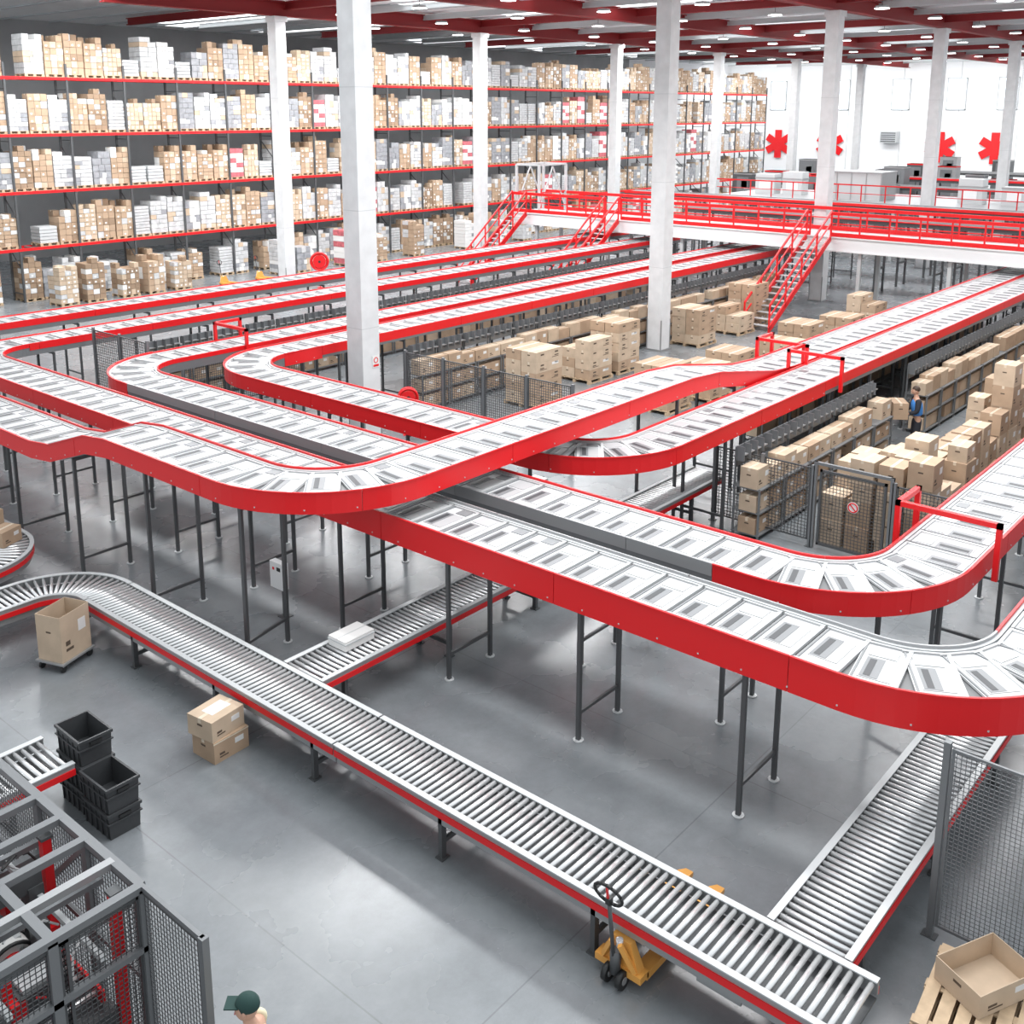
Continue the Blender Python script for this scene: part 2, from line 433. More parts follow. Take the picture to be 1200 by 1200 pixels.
tgeo=[tray_full(v) for v in range(4)]
tmesh=[t.mesh('tray') for t in tgeo]
PATHS={'A':pA,'B':pB,'C':pC,'D':pD}
ROLLRECT=[(7.9,9.15,2.6,17.6),(8.9,17.5,11.15,12.25),(8.9,16,3.0,4.2),(3,9.2,17,19.9)]
def blocked(x,y,z,key):
    for a,b,c,d in ROLLRECT:
        if a<x<b and c<y<d: return True
    for k,P in PATHS.items():
        if k==key: continue
        for p in P[::2]:
            if (p[0]-x)**2+(p[1]-y)**2<.62**2: return True
    for Yc in (21.5,43.5):
        for X in CX:
            if abs(X-x)<.45 and abs(Yc-y)<.45: return True
    return False
def legmesh(h):
    m=MB()
    for x in (-.5,.5):
        m.bb(x-.03,x+.03,-.03,.03,.02,h,DGREY); m.cyl((x,0,0),(x,0,.02),.08,LGREY,10)
    m.bb(-.5,.5,-.02,.02,.42,.47,DGREY); m.bb(-.5,.5,-.02,.02,h-.06,h,DGREY)
    return m.mesh('support_frame')
LEG={}
def split_runs(pts,f):
    runs=[];cur=None
    for p in pts:
        s=f(p[0],p[1])
        if cur is None or s!=cur[0]:
            if cur: cur[1].append(p); runs.append(cur)
            cur=(s,[p])
        else: cur[1].append(p)
    runs.append(cur); return [r for r in runs if len(r[1])>1]
def build_loop(key,pts,st,label,base):
    root=thing('sorter_conveyor',None,base,label,'conveyor',group='tray sorter loops')
    for side in (1,-1):
        for (col,h),run in split_runs(pts,lambda x,y:st(side,x,y)):
            M_=RED if col=='red' else GREY
            m=MB(); i=0; STEP=12
            while i<len(run)-1:
                j=min(i+STEP,len(run)-1)
                seg=list(run[i:j+1])
                a,b=seg[-2],seg[-1]; k=.96
                seg[-1]=tuple(a[q]+(b[q]-a[q])*k for q in range(5))
                m.sweep(seg,side*HW,side*(HW+.03),-h+.05,.05,M_)
                if h>.3: m.sweep(seg,side*(HW+.03),side*(HW+.05),.035,.06,M_)
                i=j
            m.sweep(run,side*(HW-.05),side*HW,-.28,.01,LGREY)
            if h<.3: m.sweep(run,side*HW,side*(HW+.02),-.30,-h+.05,MGREY)
            if h>.3:
                for q in sample(run,.62,.3):
                    c=(q[0]+q[3]*side*(HW+.032),q[1]+q[4]*side*(HW+.032),q[2]-h+.12)
                    m.box(c,(.018,.018,.018),LGREY)
            part('side_panel' if h>.3 else 'side_rail',m.mesh('side_panel',base),root,label=('red steel side panel' if col=='red' else 'bare grey side rail'))
    m=MB(); m.sweep(pts,-.53,.53,-.14,-.06,BED); m.sweep(pts,-.46,.46,-.2,-.14,DGREY)
    for o in (-.33,.33): m.sweep(pts,o-.04,o+.04,-.34,-.2,GREY)
    part('track_bed',m.mesh('track_bed',base),root,label='grey track frame under the trays')
    T=sample(pts,.6,.1)
    vis=[t for t in T if inview(*t[:3])]
    vis.sort(key=lambda t:t[0]**2+t[1]**2)
    near=set(id(t) for t in vis[:100]); st_=MB()
    for t in T:
        rz=math.atan2(t[4],t[3]); v=rnd.choice((0,0,0,1,1,2,3))
        if id(t) in near:
            o=part('tray',tmesh[v],root,(t[0]-base[0],t[1]-base[1],t[2]-base[2]),rz)
            if abs(t[5])>.01: o.rotation_euler=(-math.atan(t[5]),0,rz)
        elif inview(*t[:3],200):
            st_.add(tgeo[v],Matrix.Translation((t[0]-base[0],t[1]-base[1],t[2]-base[2]))@Matrix.Rotation(rz,4,'Z'))
    if st_.v: part('far_trays',st_.mesh('far_trays'),root,label='remaining white sorter trays',kind='stuff')
    for t in sample(pts,2.6,1.2):
        x,y,z=t[:3]
        if not inview(x,y,1,150): continue
        n=(t[3],t[4])
        if any(blocked(x+n[0]*q,y+n[1]*q,z,key) for q in (-.5,0,.5)): continue
        h=round(z-.34,2)
        if h not in LEG: LEG[h]=legmesh(h)
        part('support_frame',LEG[h],root,(x-base[0],y-base[1],-base[2]),math.atan2(t[4],t[3]))
    return root
build_loop('A',pA,stA,'raised tray sorter conveyor with red side panels crossing over other lines',(9.8,12.25,0))
build_loop('B',pB,stB,'tray sorter conveyor with deep red side panel and wide bend',(11.75,5,0))
build_loop('C',pC,stC,'tray sorter conveyor with grey rails and red bends',(13.5,6,0))
build_loop('D',pD,stD,'tray sorter conveyor curving beneath the raised line',(15.8,13,0))
def gate(x,y,w=1.5,h=.55,label='red square-tube gate frame standing over the sorter lane'):
    m=MB()
    for s in (-w/2,w/2): m.bb(-.04,.04,s-.04,s+.04,-.35,h,RED)
    m.bb(-.04,.04,-w/2-.04,w/2+.04,h-.08,h,RED)
    m.bb(-.04,.9,w/2-.04,w/2+.04,h-.08,h,RED); m.bb(.82,.9,w/2-.04,w/2+.04,-.2,h,RED)
    thing('gate_frame',m.mesh('gate_frame'),(x,y,ZL),label,'frame',group='red gate frames')
for x,y in ((25.6,12.25),(24.8,10.95),(15.9,4.75),(17.3,25.1)): gate(x,y,1.42 if x>20 else 1.5)
# ------------------------------------------------------------ roller conveyors
rol=MB(); rol.cyl((-.38,0,0),(.38,0,0),.030,STEEL,10); rol.cyl((-.42,0,0),(.42,0,0),.008,DGREY,5)
rol_me=rol.mesh('roller')
def roller_conv(wps,r,z,label,base,pitch=.105,legp=2.3,stripe=True,legs=True):
    pts=mkpath([(x,y,z) for x,y in wps],r,.4)
    root=thing('roller_conveyor',None,base,label,'conveyor',group='roller conveyors')
    for side in (-1,1):
        m=MB(); m.sweep(pts,side*.40,side*.44,-.12,.035,GREY); m.sweep(pts,side*.38,side*.46,.03,.045,LGREY)
        part('side_rail',m.mesh('side_rail',base),root,label='grey steel side rail')
        if stripe:
            m=MB(); m.sweep(pts,side*.44,side*.455,-.13,-.045,RED); part('red_strip',m.mesh('red_strip',base),root,label='red strip along the rail')
    m=MB(); m.sweep(pts,-.40,.40,-.16,-.14,DGREY); m.sweep(pts,.30,.40,-.26,-.16,GREY); part('under_tray',m.mesh('under_tray',base),root)
    S=sample(pts,pitch,.05)
    for t in S[:100]:
        part('roller',rol_me,root,(t[0]-base[0],t[1]-base[1],t[2]-base[2]),math.atan2(t[4],t[3]))
    if legs:
        m=MB()
        for x in (-.36,.36): m.bb(x-.04,x+.04,-.03,.03,.02,z-.1,DGREY); m.bb(x-.07,x+.07,-.06,.06,0,.02,DGREY)
        m.bb(-.36,.36,-.02,.02,.2,.26,DGREY)
        me=m.mesh('leg_frame')
        for t in sample(pts,legp,.5):
            part('leg_frame',me,root,(t[0]-base[0],t[1]-base[1],-base[2]),math.atan2(t[4],t[3]))
    return root
lbl='roller conveyor with bright steel rollers and red stripe'
roller_conv([(8.52,2.9),(8.52,9.9)],1,.75,lbl,(8.52,2.9,0))
roller_conv([(8.52,9.93),(8.52,16.4)],1,.75,lbl,(8.52,9.93,0))
roller_conv([(8.52,16.43),(8.52,17.55),(3.5,17.55)],1.0,.75,'curved roller conveyor section with steel rollers',(8.52,16.43,0))
roller_conv([(8.4,26),(8.4,19.2),(3.5,19.2)],1.0,.75,'curved roller conveyor with steel rollers and grey rails',(8.4,22,0),pitch=.115)
roller_conv([(9.0,11.7),(14.5,11.7)],1,.75,'branch roller conveyor passing beneath the sorters',(9.0,11.7,0))
roller_conv([(14.53,11.7),(21,11.7)],1,.75,'branch roller conveyor passing beneath the sorters',(14.53,11.7,0))
roller_conv([(9.0,3.65),(15.5,3.65)],1,.75,'wide branch roller conveyor joining the main roller line',(9.0,3.65,0))
roller_conv([(2.0,12.5),(5.6,12.5)],1,.8,'short roller conveyor feeding the strapping machine',(5.6,12.5,0))
m=MB(); m.bb(-.12,.12,-.25,.25,0,.16,GREY); m.cyl((0,.25,.08),(0,.5,.08),.07,DGREY,12); m.bb(-.02,.02,-.05,.05,.16,.2,DGREY)
mm=m.mesh('drive_motor')
for x,y in ((8.3,4.2),(8.4,12.9),(8.4,8.0),(12.0,3.65)): thing('drive_motor',mm,(x,y,.385),'grey electric drive motor hung under the roller conveyor','motor',group='drive motors')
# ------------------------------------------------------------ cartons
def carton_mesh(w,d,h,M_,openf=False,marks=True,flaps=True):
    m=MB()
    if not openf:
        m.bb(-w/2,w/2,-d/2,d/2,0,h-.006,M_)
        for sg in (-1,1): m.bb(-w/2,w/2,min(sg*.003,sg*d/2),max(sg*.003,sg*d/2),h-.006,h,M_)
        m.bb(-w/2-.002,w/2+.002,-.03,.03,h-.07,h+.002,TAPE)
    else:
        t=.008
        m.bb(-w/2,w/2,-d/2,d/2,0,t,M_)
        m.bb(-w/2,w/2,-d/2,-d/2+t,t,h,M_);m.bb(-w/2,w/2,d/2-t,d/2,t,h,M_)
        m.bb(-w/2,-w/2+t,-d/2+t,d/2-t,t,h,M_);m.bb(w/2-t,w/2,-d/2+t,d/2-t,t,h,M_)
        if flaps:
            for sg in (-1,1):
                b=[(-w/2,sg*d/2,h),(w/2,sg*d/2,h),(w/2,sg*(d/2+.13),h-.10),(-w/2,sg*(d/2+.13),h-.10)]
                m.hexa([*b,*[(x,y,z+t) for x,y,z in b]],M_)
    if marks:
        for sg in (-1,1):
            m.bb(sg*(w/2)-.002,sg*(w/2)+.002,-.05,.05,h*.62,h*.62+.03,INK)
            m.bb(-w*.35,-w*.1,sg*d/2-.002,sg*d/2+.002,h*.2,h*.26,INK); m.bb(-w*.35,-w*.2,sg*d/2-.002,sg*d/2+.002,h*.32,h*.42,INK)
        m.bb(w*.1,w*.35,-d/2-.003,-d/2+.002,h*.5,h*.75,PAPER)
    return m
CM=[]
for (w_,d_,h_) in ((.6,.4,.35),(.6,.4,.45),(.5,.38,.3),(.4,.3,.3),(.62,.50,.55)):
    for M_ in (KRAFT,KRAFT2): CM.append(((w_,d_,h_),carton_mesh(w_,d_,h_,M_).mesh('carton'),False))
NC=[0]
def carton(x,y,z,k=None,rz=0.,label=None,group='cardboard cartons'):
    k=rnd.randrange(10) if k is None else k
    (w_,d_,h_),me,op=CM[k]
    NC[0]+=1
    thing('carton',me,(x,y,z),label or 'closed brown cardboard carton with printed marks','box',rz=rz,group=group)
    return h_
cb=carton_mesh(.60,.50,.33,KRAFT); cb.bb(-.303,.303,-.253,-.249,.300,.318,TAPE); cbm=cb.mesh('carton')
cb2=carton_mesh(.60,.50,.31,KRAFT2); cb2.bb(-.15,.2,-.1,.12,.31,.314,PAPER); cbm2=cb2.mesh('carton')
thing('carton',cbm,(7.72,12.0,0),'brown cardboard carton on the floor beside the roller conveyor','box',rz=.05)
thing('carton',cbm2,(7.69,12.04,.333),'taped brown carton with pale label stacked on another carton','box',rz=.14)
dol=MB(); dol.bb(-.37,.37,-.29,.29,.14,.17,GREY)
for x in (-.3,.3):
    for y in (-.22,.22): dol.cyl((x,y-.02,.06),(x,y+.02,.06),.06,BLACK,12); dol.bb(x-.03,x+.03,y-.03,y+.03,.1,.14,GREY)
thing('dolly',dol.mesh('dolly'),(7.5,16.08,0),'grey four-wheeled dolly under a large carton','dolly',rz=.35)
thing('carton',carton_mesh(.66,.50,.80,KRAFT2,True,flaps=False).mesh('carton'),(7.5,16.08,.172),'tall open brown carton standing on a dolly','box',rz=.35)
carton(8.32,19.95,.785,4,.4,'brown carton riding on the curved roller conveyor'); carton(8.4,21.0,.785,0,.1,'brown carton riding on the curved roller conveyor')
m=MB(); m.bb(-.3,.3,-.2,.2,0,.16,PAPER); m.bb(-.3,.3,-.01,.01,.16,.163,LGREY); m.bb(-.31,.31,-.21,.21,.1,.12,LGREY)
thing('white_parcel',m.mesh('white_parcel'),(10.1,11.85,.785),'flat white parcel lying on the branch roller conveyor','box')
pm=MB(); pallet(pm,1.4,1.3,0); pal_me=pm.mesh('wooden_pallet')
def longcarton(M_):
    m=carton_mesh(1.3,.6,.33,M_)
    for sg in (-1,1):
        for q in (-.35,.35): m.bb(q-.08,q+.08,sg*.3-.003,sg*.3+.003,.20,.25,INK)
    return m.mesh('long_carton')
big=[longcarton(M_) for M_ in (KRAFT2,KRAFT)]
ISL=[(25.1,20.3,5),(28.7,20.9,4),(30.4,20.9,5),(36.0,21.0,5),(41.0,21.3,5),(39.0,20.9,3),(27.2,16.9,4),(29.2,16.6,3),(31.5,16.9,4),(38.2,15.9,4),(34,16.3,3),(36,16.5,5),(43.3,17,4)]
for X,Y,n in ISL:
    thing('wooden_pallet',pal_me,(X,Y,0),'wooden pallet under stacked long cartons','pallet',group='pallets on the floor')
    for iz in range(n):
        for q in (-.31,.31):
            if iz==n-1 and rnd.random()<.3: continue
            thing('long_carton',big[rnd.randrange(2)],(X+rnd.uniform(-.02,.02),Y+q,.142+iz*.332),'long pale cardboard carton stacked on a pallet','box',rz=math.pi if rnd.random()<.5 else 0,group='long cartons on pallets')
# ------------------------------------------------------------ picking stations under far lanes
def station(flip):
    m=MB()
    for x in (.03,1.17):
        for y in (.03,.62): m.bb(x-.02,x+.02,y-.02,y+.02,0,1.15 if y<.3 else 1.95,MGREY)
    for zz in (.10,.60,1.12): m.bb(0,1.2,0,.65,zz,zz+.03,MGREY)
    m.bb(0,1.2,.60,.63,1.55,2.0,MGREY)
    for i in range(4):
        x0=.02+i*.295
        m.bb(x0,x0+.02,.42,.60,1.70,2.02,MGREY)
        m.bb(x0+.02,x0+.27,.46,.60,1.80,1.82,GREY)
    if flip: m.v=[(1.2-x,-y,z) for x,y,z in m.v]
    return m
S0=station(False).mesh('chute_station'); S1=station(True).mesh('chute_station')
farc=MB(); cg=[carton_mesh(*CM[k][0],KRAFT if k%2==0 else KRAFT2,False,False) for k in range(10)]
def stack(x,y,n,k=None,base=0.):
    z=base
    for i in range(n):
        z+=carton(x+rnd.uniform(-.02,.02),y+rnd.uniform(-.02,.02),z,k if k is not None else rnd.choice((1,8,9,8,9)),rnd.uniform(-.04,.04),group='cartons stacked in the aisle')+.002
X=20.75
while X<37 and NC[0]<195:
    for j in range(4):
        Y=8.45-j*.58
        if j==3 and X>23: continue
        if j==0 and X>22.3: continue
        if X<23.3: hmax=(3,4,4,4)[j]
        elif X<27.6: hmax=(1,2,3)[j]
        else: hmax=(1,4,5)[j]
        stack(X,Y,max(1,rnd.choice((hmax,hmax,hmax-1))))
    X+=.74
fb=MB()
while X<45:
    for j in range(1,3):
        z=0
        for q in range(rnd.choice((3,4,5))): fb.add(cg[8+q%2],Matrix.Translation((X,8.45-j*.6,z))); z+=.552
    X+=.76
def row(Y,face,x0,x1,skip=lambda x:False):
    x=x0
    while x<x1:
        if not skip(x):
            yb=Y-.66 if face<0 else Y+.66
            if inview(x,yb,.8,30):
                thing('chute_station',S0 if face<0 else S1,(x,yb,0),'grey steel sorting chute rack beneath the sorter lane','rack',group='chute racks under the sorter lanes')
                yc=yb+(.28 if face<0 else -.28)
                for zz,pr in ((1.151,.97),(.631,.99),(.131,.98)):
                    for q in (.31,.90):
                        if rnd.random()>pr: continue
                        k=rnd.choice((1,1,0,1,0)) if zz<1 else rnd.choice((0,1,0,1,2,3)); rzq=0
                        if k==1 and zz<1: kk=rnd.choice((0,1))
                        else: kk=k
                        if x<28 and NC[0]<288 and face<0: carton(x+q-.02,yc,zz,kk,rzq,group='cartons on the chute racks')
                        else: farc.add(cg[kk],Matrix.Translation((x+q-.02,yc,zz))@Matrix.Rotation(rzq,4,'Z'))
        x+=1.25
row(10.34,-1,19.6,45,lambda x:26.9<x<28.7)
row(22.78,-1,22.0,45)
row(5.36,1,23.6,45)
row(29.28,-1,17,45)
row(12.86,1,26,45)
farc.add(fb)
thing('carton_rows',farc.mesh('carton_rows'),(0,0,0),'rows of small brown cartons filling the distant chute racks','box',kind='stuff')
# ------------------------------------------------------------ fences
def mesh_panel(L,h,z0=.15,sp=.06,r=.0035,fr=.03,M_=DGREY):
    m=MB()
    n=int(L/sp)
    for i in range(1,n): m.bb(i*L/n-r,i*L/n+r,-r,r,z0,h,M_)
    n=int((h-z0)/sp)
    for i in range(1,n): z=z0+i*(h-z0)/n; m.bb(0,L,-r,r,z-r,z+r,M_)
    m.bb(0,L,-fr/2,fr/2,h-fr,h,M_); m.bb(0,L,-fr/2,fr/2,z0,z0+fr,M_); m.bb(0,fr,-fr/2,fr/2,z0,h,M_); m.bb(L-fr,L,-fr/2,fr/2,z0,h,M_)
    return m
def fence(x,y,rz,L,n,h,label,sp=.07,M_=DGREY,r=.006):
    root=thing('safety_fence',None,(x,y,0),label,'fence',rz=rz,group='wire mesh safety fences')
    pmn=mesh_panel(L-.1,h,.15,sp,M_=M_,r=r).mesh('mesh_panel')
    pp=MB(); pp.bb(-.035,.035,-.035,.035,0,h+.06,MGREY); pp.bb(-.08,.08,-.06,.06,0,.012,DGREY); pm_=pp.mesh('fence_post')
    for i in range(n): part('mesh_panel',pmn,root,(i*L+.05,0,0)); 
    for i in range(n+1): part('fence_post',pm_,root,(i*L,0,0))
    return root
R=math.pi/2
fence(20.1,8.75,R,1.15,2,1.75,'dark wire mesh safety fence behind the sorter lanes')
g=thing('fence_gate',None,(20.1,7.1,0),'grey-framed mesh gate door with round warning sign','gate',rz=R)
part('mesh_panel',mesh_panel(1.4,1.75,.1,.07,fr=.05,r=.005).mesh('mesh_panel'),g,(.1,0,0))
m=MB()
for x in (0,1.6): m.bb(x-.035,x+.035,-.035,.035,0,1.9,MGREY)
m.bb(-.035,1.635,-.03,.03,1.84,1.9,MGREY); part('frame',m.mesh('frame'),g)
m=MB(); m.cyl((.75,.03,1.1),(.75,.04,1.1),.12,PAPER,20); m.torus((.75,.045,1.1),.095,.013,RED,'y'); m.bar((.68,.045,1.03),(.82,.045,1.17),.018,RED)
part('warning_sign',m.mesh('warning_sign'),g,label='round white sign with red ring and slash')
fence(20.1,5.95,R,1.1,1,1.75,'dark wire mesh safety fence beside the gate door')
fence(20.6,15.4,R,1.5,4,2.25,'dark wire mesh safety fence standing between sorter lanes')
fence(10.8,-.6,R,1.8,2,2.35,'tall wire mesh safety fence at the roller line',.05,MGREY,.0035)
fence(15.2,26.0,R,1.45,2,2.75,'tall dark wire mesh fence between the curved sorters',.08)
fence(17.0,27.2,0,1.5,3,2.2,'dark wire mesh fence beside the sorter lane')
# ------------------------------------------------------------ mezzanine
MX0,MX1=45.5,48.1
SY=20.25
mz=thing('mezzanine_walkway',None,(MX0,20,0),'white steel mezzanine walkway with red railings','walkway')
def lp(m,n,label=None): return part(n,m.mesh(n,(MX0,20,0)),mz,label=label)
m=MB(); m.bb(MX0,MX1,4,38.4,3.4,3.5,LGREY); lp(m,'deck')
m=MB(); m.bb(MX0-.05,MX0,4,38.4,2.85,3.5,WHITE); m.bb(MX0-.12,MX0,4,38.4,2.85,2.9,WHITE); m.bb(MX0-.12,MX0,4,38.4,3.45,3.5,WHITE); m.bb(MX1,MX1+.08,4,38.4,2.85,3.5,WHITE); lp(m,'fascia_beam','white steel fascia beam')
for X,gaps in ((MX0+.05,((SY-.5,SY+.5),(31.1,32.1))),(MX1-.05,())):
    m=MB(); 
    ys=[4]+[v for g_ in gaps for v in g_]+[38.4]
    for a,b in zip(ys[::2],ys[1::2]):
        m.bb(X-.05,X+.05,a,b,4.45,4.6,RED); m.bb(X-.02,X+.02,a,b,4.05,4.1,RED); m.bb(X-.02,X+.02,a,b,3.5,3.68,RED)
        n=int((b-a)/1.4)+1
        for i in range(n+1): y=a+(b-a)*i/n; m.bb(X-.03,X+.03,y-.03,y+.03,3.5,4.6,RED)
    lp(m,'railing','red tubular railing')
for y in (7,14.5,18.4,27.5,32,36.8):
    for X in (MX0+.2,MX1-.2):
        m=MB(); m.bb(X-.08,X+.08,y-.08,y+.08,0,3.4,LGREY); m.bb(X-.14,X+.14,y-.14,y+.14,0,.02,GREY); lp(m,'support_post')
def stair(Y,x0,x1,z1,wid=.95):
    root=thing('staircase',None,(x0,Y,0),'steep red steel staircase with handrails up to the walkway','stairs',group='red staircases')
    n=16; L=x1-x0
    for s in (-1,1):
        m=MB(); m.bar((0,s*wid/2,.12),(L,s*wid/2,z1-.05),.06,RED,.26); part('stringer',m.mesh('stringer'),root)
        m=MB(); m.bar((0,s*wid/2,1.15),(L,s*wid/2,z1+1.15),.07,RED); m.bar((0,s*wid/2,.65),(L,s*wid/2,z1+.65),.05,RED)
        for i in range(5): t=i/4; m.bar((L*t,s*wid/2,z1*t),(L*t,s*wid/2,z1*t+1.15),.06,RED)
        part('handrail',m.mesh('handrail'),root)
    m=MB()
    for i in range(1,n): m.bb(L*i/n-.14,L*i/n+.12,-wid/2,wid/2,z1*i/n-.03,z1*i/n,LGREY)
    part('treads',m.mesh('treads'),root,label='grey grating stair treads')
stair(SY,39.8,45.35,3.5,1.15); stair(31.6,40.6,45.35,3.5,.9); stair(37.8,40.8,45.35,3.5,1.0)
m=MB()
for x in (0,2.4):
    for y in (0,1.6): m.bb(x-.06,x+.06,y-.06,y+.06,0,2.6,LGREY)
for y in (0,1.6):
    m.bar((0,y,2.6),(2.4,y,2.6),.1,LGREY); m.bar((0,y,1.1),(2.4,y,1.1),.06,RED); m.bar((0,y,0.2),(1.2,y,2.5),.06,LGREY); m.bar((1.2,y,2.5),(2.4,y,.2),.06,LGREY)
for x in (0,2.4): m.bar((x,0,2.6),(x,1.6,2.6),.1,LGREY)
thing('steel_gantry',m.mesh('steel_gantry'),(45.6,36.6,3.5),'pale grey steel gantry frame at the walkway end','frame')
m=MB(); m.bb(-1.9,1.9,-1.2,1.2,0,1.7,LGREY)
for i in range(5): m.bb(-1.9+i*.95-.03,-1.9+i*.95+.03,-1.23,1.23,0,1.72,GREY)
m.bb(-1.95,1.95,-1.25,1.25,1.68,1.76,GREY)
thing('control_cabinet',m.mesh('control_cabinet'),(66.5,27.2,3.51),'large pale grey control cabinet on the raised platform','cabinet',rz=R)
m=MB(); m.bb(64,72,8,36,3.3,3.5,GREY)
for x in (64.3,68,71.7):
    for y in (8.3,16,24,30,35.7): m.bb(x-.1,x+.1,y-.1,y+.1,0,3.3,LGREY)
for X in (64,):
    m.bb(X,X+.06,8,36,4.5,4.58,RED); m.bb(X,X+.06,8,36,4.0,4.04,RED)
    for i in range(19): m.bb(X,X+.06,8+i*1.5-.03,8+i*1.5+.03,3.5,4.5,RED)
thing('raised_platform',m.mesh('raised_platform'),(0,0,0),'grey steel platform with red railings behind the walkway','platform')
for y in (12,15,18,20.5,32,34): 
    m=MB(); m.bb(-.5,.5,-.7,.7,0,1.1+.2*(int(y)%3),DGREY if int(y)%2 else LGREY); m.bb(-.53,.53,-.73,.73,1.0,1.08,GREY); m.bb(-.53,-.5,-.4,.4,.3,.8,WHITE)
    thing('machine_cabinet',m.mesh('machine_cabinet'),(67.5,y,3.502),'grey machine cabinet on the raised platform','machine',group='distant machine cabinets')
for i,X in enumerate((52.5,55.5,59.5,76,81,86,98,104)):
    root=thing('conveyor_line',None,(X,8,0),'distant conveyor line with dark supports and slim rails','conveyor',group='distant conveyor lines')
    z=3.1+(i%3)*.35; y1=40 if X>57 else 33
    m=MB(); m.bb(-.6,.6,0,y1-8,z-.3,z-.05,DGREY); m.bb(-.5,.5,0,y1-8,z-.05,z,TRAYG); part('bed',m.mesh('bed'),root)
    m=MB(); m.bb(-.66,-.6,0,y1-8,z-.1,z+.06,RED if i%3==2 else GREY); part('side_rail',m.mesh('side_rail'),root)
    m=MB(); m.bb(.6,.66,0,y1-8,z-.1,z+.06,RED if i%3==0 else GREY); part('side_rail',m.mesh('side_rail'),root)
    m=MB()
    for s in (-.55,.55): m.bb(s-.05,s+.05,-.05,.05,0,z-.3,DGREY)
    m.bb(-.55,.55,-.04,.04,1.2,1.3,DGREY); sf=m.mesh('support_frame')
    j=0.5
    while j<y1-8:
        if not any(abs(8+j-q)<.8 for q in (10.95,12.25,21.5,23.4,25.1,29.9,33.4)): part('support_frame',sf,root,(0,j,0))
        j+=2.9
for i in range(48):
    bx=(61.3,78.5,83.5,89,95,101,108)[i%7]
    X=bx+rnd.uniform(-.6,.6);Y=9+(i//7)*5.4+rnd.uniform(-.8,.8)
    if abs(Y-21.5)<1.3: Y+=2.6
    m=MB(); hgt=rnd.uniform(2.6,4.9); m.bb(-.6,.6,-.8,.8,0,hgt,(MGREY,DGREY,GREY)[i%3]); m.bb(-.62,.62,-.82,.82,hgt-.1,hgt,RED if i%4==0 else GREY); m.bb(-.63,-.6,-.5,.5,.4,hgt-.3,MGREY); m.bb(-.66,-.63,.3,.4,.8,.95,BLACK); m.bb(-.63,-.6,-.4,.1,hgt-1.2,hgt-.6,DGREY)
    if bx==61.3: continue
    thing('machine_cabinet',m.mesh('machine_cabinet'),(X,Y,0),'distant grey machine cabinet','machine',group='distant machine cabinets')
# ------------------------------------------------------------ electrical boxes
def ebox(x,y,h,col=WHITE,s=1.):
    m=MB(); m.bb(-.03,.03,-.03,.03,0,h,DGREY); m.bb(-.1,.1,-.1,.1,0,.015,DGREY); m.bb(-.16*s,-.03,-.18*s,.18*s,h-.5*s,h,col); m.bb(-.165*s,-.16*s,-.12*s,-.02*s,h-.15*s,h-.08*s,BLACK); m.bb(-.165*s,-.16*s,.05*s,.1*s,h-.15*s,h-.1*s,RED)
    thing('electrical_box',m.mesh('electrical_box'),(x,y,0),'white electrical box on a post under the sorters' if col is WHITE else 'red emergency control box on a post','control box',group='electrical boxes')
ebox(14.6,8.9,1.2); ebox(14.7,9.7,1.5); ebox(17.0,13.5,1.3); ebox(10.9,14.6,1.1); ebox(15.2,3.95,1.2,RED,.8); ebox(14.9,7.4,1.4)
